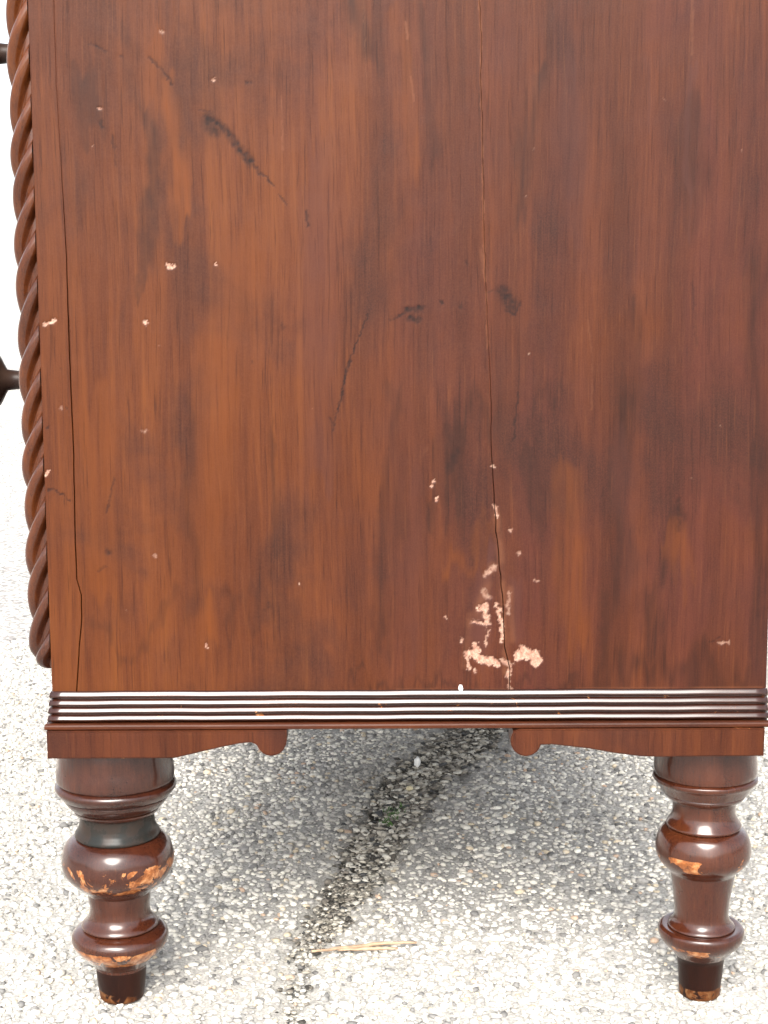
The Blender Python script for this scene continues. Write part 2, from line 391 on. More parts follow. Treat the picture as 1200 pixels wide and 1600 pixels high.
def black_mat(name, col=(.012, .011, .010), r=.2):
    k = NT(name)
    n = k.noise(k.pos, 60, 4, .6)
    k.t.links.new(k.mix(k.rng(n, .4, .75), col, (.035, .02, .014)), k.b.inputs['Base Color'])
    k.put(k.b.inputs['Roughness'], k.rng(n, .3, .7, r, r + .15))
    k.t.links.new(k.bump(n, .15, .001), k.b.inputs['Normal']); k.b.inputs['Specular IOR Level'].default_value = .15
    return k.m
M_black = black_mat('black_polish', (.015, .016, .015), .2)
M_foot = wood('dark_worn_foot', red=.9, seed=4.4, gloss=.35, tone=.30, wear=[(-.004, .012, .47)])
M_knob = black_mat('dark_knob', (.018, .010, .008), .25)
M_dark = black_mat('unfinished_dark_wood', (.05, .03, .02), .7)

# ---------------------------------------------------------------- chest
XL = (at(80, 1078, 0).x + at(45, 2, 0).x) / 2
XR = at(1197, 1074, 0).x
ZB = zcol(1079, 0); ZT = 0.98; WID = 1.05
print('XL', XL, at(80, 1078, 0).x, at(45, 2, 0).x, 'XR', XR, 'ZB', ZB)
chest = bpy.data.objects.new('chest_of_drawers', None); chest.location = ((XL + XR) / 2, WID / 2, 0)
S.collection.objects.link(chest)
tag(chest, 'old red-brown mahogany chest of drawers on turned legs, seen from its worn and cracked side', 'chest of drawers')

# side: front stile, two boards with a ragged split between them
def line(pts):
    out = []
    for i in range(len(pts) - 1):
        a, b = P(*pts[i]), P(*pts[i + 1]); n = max(1, int((a[2] - b[2]) / .006))
        for j in range(n):
            t = j / n; out.append([a[0] + (b[0] - a[0]) * t, a[2] + (b[2] - a[2]) * t])
    e = P(*pts[-1]); out.append([e[0], e[2]])
    return out
stile_l = line([(78, -260), (84, 0), (88, 130), (94, 230), (104, 400), (109, 560), (115, 700), (118, 850), (120, 905), (127, 930), (128, 965), (124, 1010), (120, 1079)])
crack_l = line([(744, -260), (749, 0), (753, 60), (751, 130), (754, 200), (756, 330), (759, 450), (763, 545), (767, 600), (767, 700), (771, 760), (775, 830), (782, 900), (787, 960), (788, 1010), (796, 1045), (797, 1079)])
def prep(L, jit):
    L = [[x + random.uniform(-jit, jit), z] for x, z in L]
    L[0][1] = ZT; L[-1][1] = ZB
    L = [p for i, p in enumerate(L) if i in (0, len(L) - 1) or (ZB + .002 < p[1] < ZT - .01)]
    return L
stile_l = prep(stile_l, .00012); crack_l = prep(crack_l, .00035)
def off(L, d): return [(x + (d(z) if callable(d) else d), z) for x, z in L]
zmid = P(600, 560)[2]
def cw(z): return .00008 if z > zmid else .00008 + .0002 * min(1, (zmid - z) / .12)
def stw(z): return .0008 if z < P(0, 520)[2] else .0008 - .00068 * min(1, (z - P(0, 520)[2]) / .13)
TH = .018
def fun(L, d=None):
    q = np.array(sorted((z, x) for x, z in L))
    dd = np.vectorize(d) if d else (lambda z: 0 * z)
    return lambda z: np.interp(z, q[:, 0], q[:, 1]) + dd(z)
board('stile', lambda z: XL + 0 * z, fun(stile_l, lambda z: -stw(z) * .5), 0, TH, M_side, chest)
board('side_board', fun(stile_l, lambda z: stw(z) * .5), fun(crack_l, lambda z: -cw(z)), -.0004, TH, M_side, chest)
board('side_board', fun(crack_l, lambda z: cw(z)), lambda z: XR + 0 * z, -.0001, TH, M_side, chest)
bm = bmesh.new(); box(bm, XL + .012, XR - .002, TH + .001, TH + .006, ZB, ZT); obj_bm('side_backing', bm, M_dark, chest)
# far side, back, bottom, top
bm = bmesh.new(); box(bm, XL, XR, WID - TH, WID, ZB, ZT, .001); obj_bm('far_side', bm, M_plain, chest)
bm = bmesh.new(); box(bm, XR - .008, XR - .001, TH + .007, WID - TH - .001, ZB + .001, ZT - .001); obj_bm('back_panel', bm, M_dark, chest)
bm = bmesh.new(); box(bm, XL + .002, XR - .009, TH + .007, WID - TH - .001, ZB - .022, ZB - .004); obj_bm('case_bottom', bm, M_dark, chest)
bm = bmesh.new(); box(bm, XL - .022, XR + .004, -.015, WID + .015, ZT + .001, ZT + .026, .004); obj_bm('top', bm, M_plain, chest)
# front: rails and drawers
zs = [ZB + .002, .585, .800, ZT - .004]
for i, z in enumerate(zs[:-1]):
    bm = bmesh.new(); box(bm, XL + .001, XL + .02, .047, WID - .047, z, z + .014, .001); obj_bm('rail', bm, M_plain, chest)
for s in (0, 1):
    bm = bmesh.new()
    a, b = (.0185, .046) if s == 0 else (WID - .046, WID - .0185)
    box(bm, XL, XL + .02, a, b, ZB, ZT - .001, .0008); obj_bm('front_stile', bm, M_plain, chest)
def lathe(bm, prof, seg=48, axis='Z', origin=(0, 0, 0), fn=None):
    rings = []
    for (z, r) in prof:
        ring = []
        for j in range(seg):
            a = 2 * math.pi * j / seg
            rr = r * (fn(z, a) if fn else 1)
            if axis == 'Z': p = (origin[0] + rr * math.cos(a), origin[1] + rr * math.sin(a), z)
            else: p = (origin[0] - z, origin[1] + rr * math.cos(a), origin[2] + rr * math.sin(a))
            ring.append(bm.verts.new(p))
        rings.append(ring)
    for i in range(len(rings) - 1):
        for j in range(seg):
            bm.faces.new((rings[i][j], rings[i][(j + 1) % seg], rings[i + 1][(j + 1) % seg], rings[i + 1][j]))
    bm.faces.new(rings[0][::-1]); bm.faces.new(rings[-1])
kz = [at(10, 591, .14).z, at(0, 92, .14).z, .885]
knob_prof = [(0, .016), (.003, .017), (.006, .013), (.012, .0085), (.030, .0065), (.044, .0070), (.0530, .008), (.0565, .014), (.0595, .0195), (.063, .0215), (.068, .0215), (.073, .018), (.077, .010), (.0782, .003)]
for i in range(3):
    z0, z1 = zs[i] + .016, zs[i + 1] - .002
    bm = bmesh.new(); box(bm, XL + .0015, XL + .02, .049, WID - .049, z0, z1, .0012)
    d = obj_bm('drawer_front', bm, M_baseY, chest)
    for yk in (.115, WID - .115):
        bm = bmesh.new(); lathe(bm, knob_prof, 28, 'X', (XL + .002, yk, kz[i]))
        kn = obj_bm('knob', bm, M_knob, d, True)

# rope-twist half columns on the front corners
def rope(yc):
    bm = bmesh.new()
    Rr, A, N = .0104, .0078, 5
    lead = .152
    ztop = ZT - .004; zbot = zcol(1041, .02); nz = 700; na = 120
    xc = XL - .0012
    rings = []
    for i in range(nz + 1):
        z = zbot + (ztop - zbot) * i / nz
        e = min(1, (z - zbot) / .016); env = math.sqrt(max(0.0, 1 - (1 - e) ** 2)) * .82 + .18
        ring = []
        for j in range(na + 1):
            th = math.pi / 2 + math.pi * j / na       # half circle facing -X
            ph = N * (th - 2 * math.pi * z / lead) / 2 + .12 * math.sin(z * 37)
            u = ((ph / math.pi) % 1.0) * 2 - 1; c = max(0.0, 1 - (abs(u) / .66) ** 2.2) ** .6; r = (Rr + A * c - .0004 * math.sin(z * 90)) * env
            ring.append(bm.verts.new((xc + r * math.cos(th), yc + r * math.sin(th), z)))
        rings.append(ring)
    for i in range(nz):
        for j in range(na):
            bm.faces.new((rings[i][j], rings[i + 1][j], rings[i + 1][j + 1], rings[i][j + 1]))
    bm.faces.new(rings[0]); bm.faces.new(rings[-1][::-1])
    return obj_bm('rope_column', bm, M_rope, chest, True)
rope(.0205); rope(WID - .0205)

# reeded base moulding swept round side and front
def sweep(bm, prof, xa, xl, yf, jit=0.0):
    """prof: (outward offset, z). run along near side from xa to xl, mitre, then along front to yf, mitre, back along the far side"""
    n1 = 60
    stations = []
    def st(f): stations.append([bm.verts.new(f(o, z)) for o, z in prof])
    for i in range(n1 + 1):
        t = i / n1
        w = jit * (math.sin(t * 31) + math.sin(t * 77 + 1) * .6) if 0 < i < n1 else 0
        st(lambda o, z, t=t, w=w: (xa + (xl - o * .4 - xa) * t, -o, z + w))
    for i in range(1, 21):
        t = i / 20
        st(lambda o, z, t=t: (xl - o * .4, -o + (yf + 2 * o) * t, z))
    st(lambda o, z: (xa, yf + o, z))
    for a, b in zip(stations[:-1], stations[1:]):
        for j in range(len(prof) - 1):
            bm.faces.new((a[j], b[j], b[j + 1], a[j + 1]))
    for s in (stations[0], stations[-1]):
        bm.faces.new(s)
def bead_profile():
    pr = [(-.001, ZB)]
    ys = [1079, 1092.5, 1104.5, 1116.5, 1128.5]
    outs = [.0042, .0052, .0062, .0072]
    for i in range(4):
        za = zcol(ys[i], -outs[i]); zb = zcol(ys[i + 1], -outs[i])
        c = (za + zb) / 2; r = (za - zb) / 2 * .93
        if i == 0: pr.append((.0004, ZB + .0001))
        o_ = outs[i]; hgt = za - zb
        for t_, d_ in ((.00, -.0026), (.03, -.0019), (.09, -.00135), (.20, -.00098), (.28, -.00068), (.36, -.00044), (.43, -.00020), (.49, -.00004), (.56, 0), (.65, -.0002), (.73, -.0006), (.81, -.0013), (.86, -.0022), (.90, -.0032)):
            pr.append((o_ + d_, za - hgt * t_))
        zl_ = zb
    return pr, zl_
pr, zfil = bead_profile()
# base rail (plain fillet) under the beads
zfb = zcol(1139, -.0095)
rail = [(pr[-1][0], pr[-1][1])]
bm = bmesh.new()
sweep(bm, pr + [(-.001, zfil)], XR + .0004, XL + .0004, WID, .00011)
obj_bm('reeded_moulding', bm, M_mould, chest, True)
bm = bmesh.new()
sweep(bm, [(-.001, zfil - .0001), (.0078, zfil - .0001), (.0090, zfil - .0008), (.0094, zfil - .0018), (.0094, zfb + .0006), (.0088, zfb), (-.001, zfb)], XR + .0006, XL - .0006, WID)
obj_bm('base_rail', bm, M_base, chest)

# scrolled brackets
BY = -.0112
def bpts(L): return [(at(x, y, BY).x, at(x, y, BY).z) for x, y in L]
def arc(cx, cy, r, a0, a1, n=16): return [(cx + r * math.cos(R(a0 + (a1 - a0) * i / n)), cy + r * math.sin(R(a0 + (a1 - a0) * i / n))) for i in range(n + 1)]
ztop_b = zcol(1140, BY)
left = [(72, 1140), (74, 1186), (272, 1185), (290, 1181), (315, 1175), (345, 1168), (375, 1162), (392, 1160.5), (399, 1163)] + arc(424, 1158, 23.5, 160, 10, 18) + [(448, 1150), (448, 1140)]
right = [(806, 1140)] + arc(822, 1158, 24, 230, 20, 22)[::1]
right = [(812, 1140), (802, 1144)] + [(822 + 24 * math.cos(R(a)), 1158 + 24 * math.sin(R(a))) for a in range(195, 9, -10)] + [(850, 1164), (862, 1163.5), (885, 1166), (920, 1170), (960, 1177), (1000, 1182), (1024, 1183), (1193.5, 1181.5), (1195.5, 1140)]
for L in (left, right):
    pts = bpts(L)
    zt = zfb - .0003
    pts = [(x, zt if abs(L[i][1] - 1140) < .01 else z) for i, (x, z) in enumerate(pts)]
    for yy in (BY, WID - BY - .02):
        bm = bmesh.new(); prism(bm, pts, yy, yy + .02, .0009); obj_bm('bracket', bm, M_bracket, chest)
# the same bracket turned along the front
ptsL = [(x, z if abs(l[1] - 1140) > .01 else zfb - .0003) for (x, z), l in zip(bpts(left), left)]
for s in (0, 1):
    bm = bmesh.new()
    x0 = ptsL[0][0]; q = [((x - x0), z) for x, z in ptsL]
    prism(bm, q, 0, .018, .0009)
    for v in bm.verts:
        u, w = v.co.x, v.co.y
        v.co.x = x0 + w; v.co.y = (BY + .0205 + u) if s == 0 else (WID - BY - .0205 - u)
    obj_bm('bracket', bm, M_bracket, chest)
# corner blocks over the legs
for cx in ((at(181, 1190, LEG_Y).x), (at(1102, 1190, LEG_Y).x)):
    for cy in (LEG_Y, WID - LEG_Y):
        bm = bmesh.new(); zb_ = zcol(1184, LEG_Y) - .001
        box(bm, cx - .026, cx + .026, cy - .026, cy + .026, ZB - .034, ZB - .023); obj_bm('corner_block', bm, M_dark, chest)

# turned legs (pixel profile at the silhouette -> metres)
def leg_profile(L, xfun):
    out = []
    for y, hw in L:
        x = xfun(y); a = at(x - hw, y, LEG_Y); b = at(x + hw, y, LEG_Y)
        out.append(((a.z + b.z) / 2, (b.x - a.x) / 2 * .993))
    return out
def refine(prof, n=3):
    """Catmull-Rom between points except where a None marks a crease"""
    res = []
    seg = [[]]
    for p in prof:
        if p is None: seg.append([seg[-1][-1]] if False else [])
        else: seg[-1].append(p)
    for s in seg:
        if not s: continue
        s = [np.array(p, float) for p in s]
        for i in range(len(s) - 1):
            p0 = s[max(0, i - 1)]; p1 = s[i]; p2 = s[i + 1]; p3 = s[min(len(s) - 1, i + 2)]
            for j in range(n):
                t = j / n
                res.append(tuple(.5 * ((2 * p1) + (-p0 + p2) * t + (2 * p0 - 5 * p1 + 4 * p2 - p3) * t * t + (-p0 + 3 * p1 - 3 * p2 + p3) * t ** 3)))
        res.append(tuple(s[-1]))
    return res
frontP = [(1158, 88), (1170, 89.3), (1182, 90), (1188, 90.5), (1200, 92), (1212, 92), (1216, 90.5), None,
          (1217, 88), None, (1218, 89), (1220, 92.5), (1223, 94.5), (1227, 94.5), (1232, 91.5), (1238, 86.5), None, (1239, 83), None, (1240.5, 84), (1246, 81), (1254, 74), (1258, 69), None, (1259, 66.5), None, (1260, 68), (1265, 65), (1268, 60), None,
          (1269, 58), (1276, 58), (1284, 59), None]
front2 = [(1284, 59), (1291, 61), (1297, 65), (1301, 66.5), (1303.5, 65.5), None, (1304.5, 62.5), None, (1305.5, 67), (1309, 74), (1316, 80.5), (1325, 85), (1338, 87.5), (1350, 86.5), (1361, 82), (1371, 74), (1379, 64), (1386, 55), (1391, 50.5), None,
          (1392, 49), (1402, 48.6), (1415, 47), (1426, 48), (1433, 52), (1439, 58), (1443, 60), (1444.5, 59), None, (1446, 56), None, (1447, 60), (1450, 68), (1455, 73.5), (1462, 75.5), (1470, 74), (1479, 67.5), (1489, 57), (1497, 48.5), (1504, 42), None,
          (1506, 39.5), (1520, 38.5), (1535, 37), (1549, 35), (1556, 34), (1559, 30)]
rearP = [(1156, 78.5), (1168, 79), (1178, 79.5), (1186, 80), (1198, 80.4), (1205, 79), None, (1206, 76.5), None, (1207, 78), (1209, 81), (1212, 81.5), (1215, 80.5), (1219, 77), (1226, 72), (1233, 67.5), None, (1234, 64.5), None, (1235.5, 65), (1240, 62), (1245, 56), None,
         (1247, 50.5), (1256, 49), (1265, 49), (1273, 51.5), (1280, 56), (1284, 58.5), (1287, 57.5), None, (1288.5, 54.5), None, (1290, 60), (1294, 66), (1302, 70.5), (1314, 73.8), (1326, 74.2), (1336, 71), (1345, 64), (1352, 56), (1356, 52), None,
         (1358, 50.5), (1366, 49), (1380, 46.5), (1400, 43.8), (1418, 42), (1427, 42.8), (1433, 46), (1438, 51), (1440.5, 52), None, (1442, 49), None, (1441, 56), (1441, 62), (1444, 66), (1449, 67), (1456, 65.5), (1465, 60), (1475, 50), (1484, 41), (1489, 38), None,
         (1491, 36.8), (1505, 35), (1520, 33.6), (1538, 32), (1545, 31.4), (1548, 28)]
FX = lambda y: 181 + (y - 1200) * .0262
RX = lambda y: 1102.5 - (y - 1200) * .0300
def clean(L, xf):
    r = []
    for p in refine(L):
        r.append(p)
    return leg_profile(r, xf)
fcx = at(FX(1350), 1350, LEG_Y).x; rcx = at(RX(1350), 1350, LEG_Y).x
def drop(prof):                       # feet reach the ground, z = 0
    z0 = prof[-1][0]; zt = prof[0][0]
    return [(zt - (zt - z) * (zt) / (zt - z0) if True else z, r) for z, r in prof]
pA = clean(frontP, FX); pB = clean(front2, FX)
allF = drop(pA + pB); nA = len(pA)
pR = drop(clean(rearP, RX))
print('foot z', (pA + pB)[-1][0], clean(rearP, RX)[-1][0])
def lumps(seed):
    r_ = random.Random(seed); ph = [r_.uniform(0, 6.28) for _ in range(6)]
    return lambda z, a: 1 + .004 * math.sin(3 * a + ph[0] + z * 90) + .003 * math.sin(7 * a + ph[1] - z * 160) + .002 * math.sin(13 * a + z * 300 + ph[2])
def leg(prof, cx, cy, mat, seed, blackband=None, footz=zl(1505)):
    bm = bmesh.new(); lathe(bm, prof, 96, 'Z', (cx, cy, 0), lumps(seed))
    bm.normal_update()
    o = obj_bm('leg', bm, mat, chest, True)
    o.data.materials.append(M_foot)
    for p in o.data.polygons:
        if p.center.z < footz: p.material_index = 1
    if blackband:
        o.data.materials.append(M_black)
        for p in o.data.polygons:
            if blackband[0] < p.center.z < blackband[1]: p.material_index = 2
    if blackband: o['label'] = 'leg with a black-painted neck and chipped, worn rings'
    # sharp edges at the turned quirks
    me = o.data
    me.update()
    import math as _m
    bm2 = bmesh.new(); bm2.from_mesh(me)
    for e in bm2.edges:
        if len(e.link_faces) == 2 and e.calc_face_angle(0) > R(38): e.smooth = False
    bm2.to_mesh(me); bm2.free()
    return o
def zy(y):  # after drop() on the front leg
    z0 = (pA + pB)[-1][0]; zt = pA[0][0]; z = zl(y); return zt - (zt - z) * zt / (zt - z0)
leg(allF, fcx, LEG_Y, M_legF, 1, (zy(1302), zy(1267)))
leg(pR, rcx, LEG_Y, M_legR, 2, None, zl(1490))
leg(allF, fcx, WID - LEG_Y, M_legF, 3, (zy(1302), zy(1267)))
leg(pR, rcx, WID - LEG_Y, M_legR, 4)

# ---------------------------------------------------------------- ground
jpix = [(800, 1095), (745, 1145), (690, 1185), (645, 1225), (600, 1300), (560, 1375), (520, 1430), (480, 1480), (462, 1540), (455, 1620)]
J = [gnd(*p) for p in jpix]; J = [Vector((p.x, p.y)) for p in J]
J = [J[0] + (J[0] - J[1]).normalized() * 2.0] + J + [J[-1] + Vector((-.02, -.8))]
jw = [.048, .048, .046, .041, .035, .030, .025, .020, .016, .013, .011, .010]
def jdist(x, y):
    """distance to the joint over its half-width (numpy)"""
    best = np.full(np.shape(x), 1e9); 
    for i in range(len(J) - 1):
        a, b = J[i], J[i + 1]; d = b - a; L = d.length_squared
        t = np.clip(((x - a.x) * d.x + (y - a.y) * d.y) / L, 0, 1)
        q = np.hypot(x - a.x - d.x * t, y - a.y - d.y * t) / (jw[i] * (1 - t) + jw[i + 1] * t)
        best = np.minimum(best, q)
    return best
def JS(x, y): return np.clip((y - .08) / .36, .06, 1) 
def rise(y): return np.where(y > 3.0, (y - 3.0) * .085, 0) * np.where(y > 60, 1, 1)
def axis_pts(lo, hi, step, far):
    a = list(np.arange(lo, hi + 1e-6, step)); s = step
    x = hi
    while x < far: s *= 1.25; x += s; a.append(x)
    s = step; x = lo
    while x > -far: s *= 1.25; x -= s; a.insert(0, x)
    return np.array(a)
gx = axis_pts(-.8, .7, .0045, 60); gy = axis_pts(-.12, 1.25, .0045, 60)
GX, GY = np.meshgrid(gx, gy)
jd = jdist(GX, GY) + (vnoise(GX, GY, 70, 3) - .5) * .9 + (vnoise(GX, GY, 200, 5) - .5) * .5
trough = np.clip(1.25 - jd, 0, 1)
near = np.clip(1.6 - np.abs(GY - .6), 0, 1)
cr = [Vector((p.x - w * .62 + .004 * math.sin(i * 2.3), p.y)) for i, (p, w) in enumerate(zip(J, jw))]
def cdist(x, y):
    best = np.full(np.shape(x), 1e9)
    for a, b in zip(cr[1:-3], cr[2:-2]):
        d = b - a; t = np.clip(((x - a.x) * d.x + (y - a.y) * d.y) / d.length_squared, 0, 1)
        best = np.minimum(best, np.hypot(x - a.x - d.x * t, y - a.y - d.y * t))
    return best
CX = GX + fbm(GX + 5, GY + 5, 40, 71) * .022 + fbm(GX + 5, GY + 5, 160, 75) * .008
crk = np.clip((.0105 - cdist(CX, GY)) / .004, 0, 1) * JS(GX, GY)
GZ = rise(GY) - .013 * crk - .0055 * trough + near * (vnoise(GX, GY, 160, 7) - .5) * .0016 - .0008
me = bpy.data.meshes.new('ground'); nx, ny = len(gx), len(gy)
co = np.stack([GX, GY, GZ], -1).reshape(-1, 3)
ii = np.arange(ny - 1)[:, None] * nx + np.arange(nx - 1)[None]; 
quads = np.stack([ii, ii + 1, ii + 1 + nx, ii + nx], -1).reshape(-1, 4)
fill_mesh(me, co, quads)
def ground_mat():
    k = NT('exposed_aggregate_concrete')
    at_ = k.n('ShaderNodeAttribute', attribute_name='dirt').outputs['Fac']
    n1 = k.noise(k.pos, 420, 3, .6); n2 = k.noise(k.pos, 6, 4, .6)
    base = k.ramp(n1, [(.3, (.20, .192, .178)), (.5, (.36, .348, .32)), (.7, (.50, .48, .44))])
    base = k.mix(k.rng(n2, .4, .7, 0, .25), base, (.30, .28, .26))
    # beyond the built stones the aggregate is only a pattern in the surface
    vc = k.voro(k.pos, 155, col=True)
    sx = k.n('ShaderNodeSeparateColor'); k.t.links.new(vc, sx.inputs[0])
    st = k.ramp(sx.outputs[0], [(0, (.10, .095, .09)), (.14, (.30, .28, .27)), (.4, (.50, .47, .42)), (.8, (.70, .67, .61))])
    vd = k.voro(k.pos, 155)
    st = k.mix(k.rng(vd, .35, .62, 0, .8), st, (.22, .21, .20))
    sp = k.n('ShaderNodeSeparateXYZ'); k.t.links.new(k.pos, sp.inputs[0])
    far = k.ma('MAXIMUM', k.rng(sp.outputs[1], 1.0, 1.25), k.ma('MAXIMUM', k.rng(k.ma('ABSOLUTE', k.ma('ADD', sp.outputs[0], .05)), .72, .8), k.rng(sp.outputs[1], -.09, -.14)))
    base = k.mix(far, base, st)
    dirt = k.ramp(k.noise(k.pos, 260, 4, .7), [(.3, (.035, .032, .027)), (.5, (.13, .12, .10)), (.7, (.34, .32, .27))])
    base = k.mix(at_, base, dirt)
    k.t.links.new(base, k.b.inputs['Base Color']); k.b.inputs['Roughness'].default_value = .88
    hh = k.ma('ADD', n1, k.ma('MULTIPLY', k.ma('SUBTRACT', 1.0, vd), k.ma('MULTIPLY', far, 2.0)))
    k.t.links.new(k.bump(hh, .6, .002), k.b.inputs['Normal'])
    return k.m
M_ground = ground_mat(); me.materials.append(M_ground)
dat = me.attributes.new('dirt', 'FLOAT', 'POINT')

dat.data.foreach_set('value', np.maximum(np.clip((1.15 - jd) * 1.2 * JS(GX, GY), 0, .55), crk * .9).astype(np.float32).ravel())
g = link(bpy.data.objects.new('ground', me)); g['kind'] = 'structure'
tag(g, 'pale concrete driveway slab with a dirty joint running beneath the chest', None, kind='structure')

# stones: many small icospheres with their own natural colours, one mesh
bmi = bmesh.new(); bmesh.ops.create_icosphere(bmi, subdivisions=1, radius=1)
IV = np.array([v.co[:] for v in bmi.verts]); IF = np.array([[v.index for v in f.verts] for f in bmi.faces]); bmi.free()
def stones(name, x, y, z, size, col, mat, flat=(.35, .7), jitter=.22):
    n = len(x)
    s = np.stack([size * rng.uniform(.8, 1.35, n), size * rng.uniform(.6, 1.0, n), size * rng.uniform(flat[0], flat[1], n)], -1)
    V = IV[None] * (1 + rng.uniform(-jitter, jitter, (n, len(IV), 1)))
    V = V * s[:, None, :]
    # tilt then spin
    tx = rng.uniform(-.35, .35, n); c, q = np.cos(tx)[:, None], np.sin(tx)[:, None]
    Y2 = V[..., 1] * c - V[..., 2] * q; Z2 = V[..., 1] * q + V[..., 2] * c
    a = rng.uniform(0, 2 * np.pi, n); c, q = np.cos(a)[:, None], np.sin(a)[:, None]
    X3 = V[..., 0] * c - Y2 * q; Y3 = V[..., 0] * q + Y2 * c
    V = np.stack([X3 + x[:, None], Y3 + y[:, None], Z2 + z[:, None]], -1).reshape(-1, 3)
    Fc = (IF[None] + (np.arange(n) * len(IV))[:, None, None]).reshape(-1, 3)
    me = bpy.data.meshes.new(name); fill_mesh(me, V, Fc)
    ca = me.color_attributes.new('stone_colour', 'FLOAT_COLOR', 'POINT')
    C4 = np.concatenate([col, np.ones((n, 1))], 1); C4 = np.repeat(C4, len(IV), axis=0)
    ca.data.foreach_set('color', C4.astype(np.float32).ravel())
    me.materials.append(mat)
    return link(bpy.data.objects.new(name, me))
def stone_mat(name, rough=.6):
    k = NT(name)
    c = k.n('ShaderNodeAttribute', attribute_name='stone_colour').outputs['Color']
    n = k.noise(k.pos, 700, 3, .6)
    c = k.mix(k.rng(n, .35, .7, 0, .4), c, k.mix(1.0, c, (.55, .53, .5), 'MULTIPLY'))
    k.t.links.new(c, k.b.inputs['Base Color']); k.b.inputs['Roughness'].default_value = rough
    k.t.links.new(k.bump(n, .4, .0008), k.b.inputs['Normal'])
    return k.m
M_stone = stone_mat('aggregate_stone', .8)
pal = np.array([(.74, .71, .63), (.62, .59, .53), (.52, .50, .46), (.42, .405, .38), (.29, .282, .27), (.17, .166, .16), (.60, .51, .38), (.52, .38, .28)])
pw = np.array([.18, .25, .21, .15, .09, .07, .035, .015]); pw /= pw.sum()
cell = .0051
xs = np.arange(-.80, .70, cell); ys = np.arange(-.12, 1.25, cell)
X0, Y0 = np.meshgrid(xs, ys); X0 = (X0 + rng.uniform(-.5, .5, X0.shape) * cell * 1.1).ravel(); Y0 = (Y0 + rng.uniform(-.5, .5, Y0.shape) * cell * 1.1).ravel()
# keep only what lies in or close to view, from the photograph's place or a step aside
keep = (np.abs(X0) < .30 + (Y0 + D) * .29) & (rng.random(X0.shape) < .88)
keep &= (Y0 < .95) | (X0 < -.30)
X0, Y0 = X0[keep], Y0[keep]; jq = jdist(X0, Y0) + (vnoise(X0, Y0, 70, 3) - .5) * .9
k2 = (jq > .95) | (rng.random(X0.shape) < 1 - .6 * JS(X0, Y0)); k2 &= cdist(X0 + fbm(X0 + 5, Y0 + 5, 40, 71) * .022 + fbm(X0 + 5, Y0 + 5, 160, 75) * .008, Y0) > .0085 * JS(X0, Y0)
X0, Y0, jq = X0[k2], Y0[k2], jq[k2]
n = len(X0); size = .0013 + .0030 * rng.random(n) ** 1.5 * (1 + (rng.random(n) < .06) * .5)
ci = rng.choice(len(pal), n, p=pw); col = pal[ci] * rng.uniform(.85, 1.12, (n, 1)) * (.82 + .36 * vnoise(X0 + 9, Y0 + 9, 9, 13))[:, None]
dirty = (np.clip((3.2 - jq) / 2.4, 0, 1) * JS(X0, Y0))[:, None]  # stones darken and turn browner towards the joint, fading out nearer the camera
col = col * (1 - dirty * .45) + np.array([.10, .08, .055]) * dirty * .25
col = np.clip(col, .02, .85)
zz = np.where(jq < 1.1, -.0045, -.0004) + rng.uniform(-.0008, .0006, n)
ag = stones('aggregate_stones', X0, Y0, zz, size, col, M_stone)
tag(ag, 'small cream, grey and black stones set in the surface of the concrete', None, kind='stuff')
print('stones', n)
# loose dirt, grit and leaf scraps in the joint
nd = 12000
t = rng.random(nd) ** .8 * (len(J) - 3) + 1; ij = t.astype(int).clip(0, len(J) - 2); fr = t - ij
Jx = np.array([p.x for p in J]); Jy = np.array([p.y for p in J]); JW = np.array(jw)
cx = Jx[ij] * (1 - fr) + Jx[ij + 1] * fr; cy = Jy[ij] * (1 - fr) + Jy[ij + 1] * fr; ww = JW[ij] * (1 - fr) + JW[ij + 1] * fr
kk = rng.random(nd) < JS(cx, cy) * 1.1; cx, cy, ww = cx[kk], cy[kk], ww[kk]; nd = len(cx)
X1 = cx + rng.normal(0, .55, nd) * ww; Y1 = cy + rng.normal(0, .3, nd) * ww
dp = np.array([(.04, .036, .03), (.085, .075, .06), (.17, .15, .125), (.28, .255, .21), (.42, .39, .33), (.58, .55, .48), (.05, .05, .05)])
dc = dp[rng.choice(len(dp), nd, p=[.07, .09, .14, .21, .25, .20, .04])]
db = stones('joint_debris', X1, Y1, -.0045 + rng.random(nd) * .0055, (.0009 + .0046 * rng.random(nd) ** 2.6) * (.55 + .45 * JS(cx, cy)), dc, stone_mat('grit_and_leaf_scraps', .8), flat=(.15, .5), jitter=.4)
tag(db, 'dark soil, grit and leaf scraps lying along the joint in the concrete', None, kind='stuff')

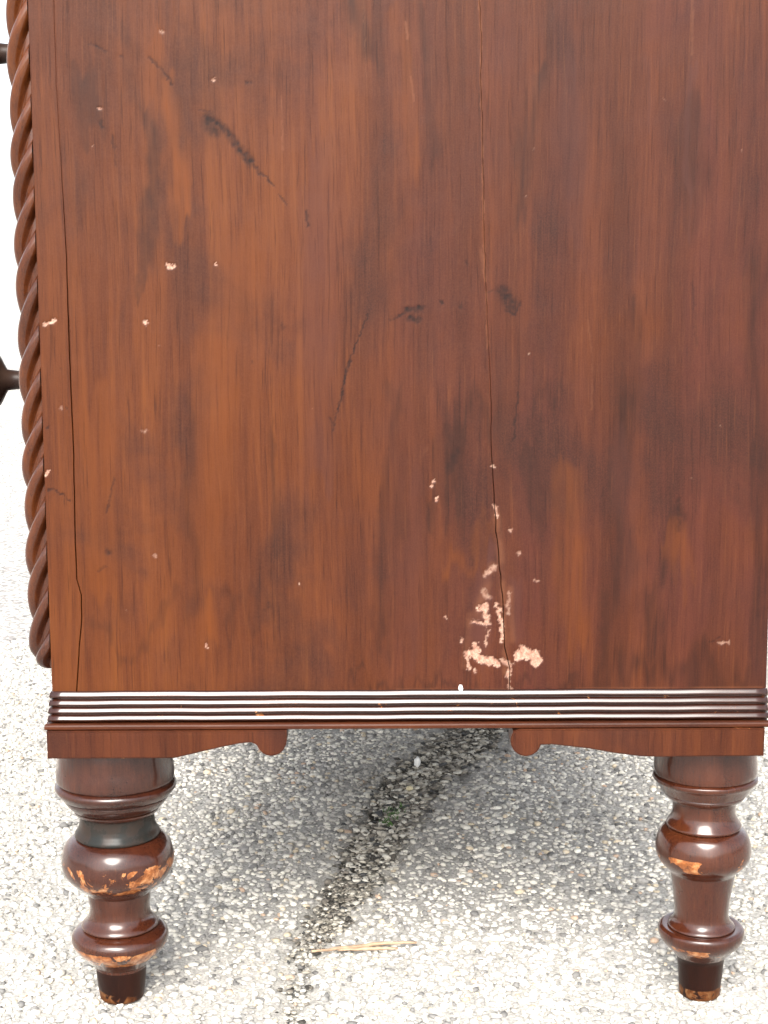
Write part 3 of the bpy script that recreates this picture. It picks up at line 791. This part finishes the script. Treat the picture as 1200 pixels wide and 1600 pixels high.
# moss: little blades in one tuft
def simple(name, ramp, scale=120, rough=.6, bstr=.3):
    k = NT(name); n = k.noise(k.pos, scale, 4, .65)
    k.t.links.new(k.ramp(n, ramp), k.b.inputs['Base Color']); k.b.inputs['Roughness'].default_value = rough
    k.t.links.new(k.bump(n, bstr, .0008), k.b.inputs['Normal']); return k.m
M_moss = simple('moss_green', [(.3, (.03, .07, .015)), (.55, (.06, .13, .03)), (.75, (.13, .22, .06))], 300)
bm = bmesh.new()
for (mx, my, nb, sp) in ((614, 1274, 60, .008), (604, 1286, 26, .006), (628, 1262, 10, .006)):
    c0 = gnd(mx, my)
    for i in range(nb):
        x = c0.x + random.gauss(0, sp * .5); y = c0.y + random.gauss(0, sp); h = random.uniform(.003, .0065); a = random.uniform(0, 6.28)
        w = .0009; dx, dy = math.cos(a) * w, math.sin(a) * w; lx, ly = random.uniform(-.003, .003), random.uniform(-.003, .003)
        z = -.001
        v = [bm.verts.new((x - dx, y - dy, z)), bm.verts.new((x + dx, y + dy, z)), bm.verts.new((x + lx * .5 + dx * .8, y + ly * .5 + dy * .8, z + h * .6)), bm.verts.new((x + lx, y + ly, z + h))]
        bm.faces.new((v[0], v[1], v[2])); bm.faces.new((v[0], v[2], v[3]))
ms = obj_bm('moss', bm, M_moss); tag(ms, 'bright green moss growing in the dirty concrete joint', None, kind='stuff')

# dry stalk lying on the concrete
M_straw = simple('dry_straw', [(.3, (.19, .12, .07)), (.55, (.36, .25, .16)), (.75, (.50, .38, .26))], 90)
def tube(bm, pts, radii, seg=8):
    rings = []
    for i, p in enumerate(pts):
        d = (pts[min(i + 1, len(pts) - 1)] - pts[max(i - 1, 0)]).normalized(); u = d.cross(Vector((0, 0, 1))).normalized(); w = u.cross(d)
        rings.append([bm.verts.new(p + (u * math.cos(2 * math.pi * j / seg) + w * math.sin(2 * math.pi * j / seg)) * radii[i]) for j in range(seg)])
    for a, b in zip(rings[:-1], rings[1:]):
        for j in range(seg): bm.faces.new((a[j], a[(j + 1) % seg], b[(j + 1) % seg], b[j]))
    bm.faces.new(rings[0][::-1]); bm.faces.new(rings[-1])
def stalk(pix, rad, z):
    bm = bmesh.new(); pts = []
    for i in range(len(pix) - 1):
        a, b = gnd(*pix[i], z), gnd(*pix[i + 1], z)
        for j in range(6): pts.append(a.lerp(b, j / 6) + Vector((0, random.uniform(-.0005, .0005), random.uniform(-.0003, .0005))))
    pts.append(gnd(*pix[-1], z))
    n = len(pts); tube(bm, pts, [rad * (.45 + .55 * math.sin(math.pi * min(.93, max(.1, i / (n - 1))))) for i in range(n)])
    return bm
o = obj_bm('dry_stalk', stalk([(487, 1487), (540, 1481), (590, 1475), (651, 1473)], .0017, .0038), M_straw, None, True)
tag(o, 'long pale dry stalk lying on the concrete between the two legs, the upper one', 'stalk')
o = obj_bm('dry_stalk', stalk([(528, 1485), (585, 1482), (622, 1482)], .0015, .0034), M_straw, None, True)
tag(o, 'shorter orange-brown dry stalk lying just below and against the longer one', 'stalk')
# white stone in the joint, small flake on the moulding
M_white = simple('white_stone', [(.3, (.66, .65, .62)), (.7, (.84, .83, .80))], 200)
def pebble(name, c, sx, sy, sz, mat, seed):
    r_ = random.Random(seed); bm = bmesh.new(); bmesh.ops.create_icosphere(bm, subdivisions=3, radius=1)
    ph = [r_.uniform(0, 6) for _ in range(5)]
    for v in bm.verts:
        q = 1 + .16 * math.sin(v.co.x * 3 + ph[0]) * math.cos(v.co.y * 4 + ph[1]) + .09 * math.sin(v.co.z * 6 + ph[2] + v.co.x * 4)
        v.co = Vector((v.co.x * sx * q, v.co.y * sy * q, v.co.z * sz * q)) + c
    return obj_bm(name, bm, mat, None, True)
c = gnd(652, 1197); o = pebble('white_pebble', Vector((c.x, c.y, .0035)), .0032, .0055, .0070, M_white, 3)
tag(o, 'small upright bright white pebble in the dirty joint under the chest', 'pebble')
c = gnd(640, 1234); o = pebble('cream_pebble', Vector((c.x, c.y, .001)), .0042, .006, .0028, simple('cream_stone', [(.3, (.50, .42, .26)), (.7, (.74, .66, .46))]), 8)
tag(o, 'flat cream-yellow pebble in the dirty joint just nearer than the white one', 'pebble')
c = at(720, 1077, -.003); o = pebble('white_flake', Vector((c.x, -.0026, zcol(1079, -.003) + .0012)), .0016, .0013, .0028, M_white, 5)
tag(o, 'tiny white flake standing on the reeded moulding at the foot of the side', 'flake')

S.render.engine = 'CYCLES'
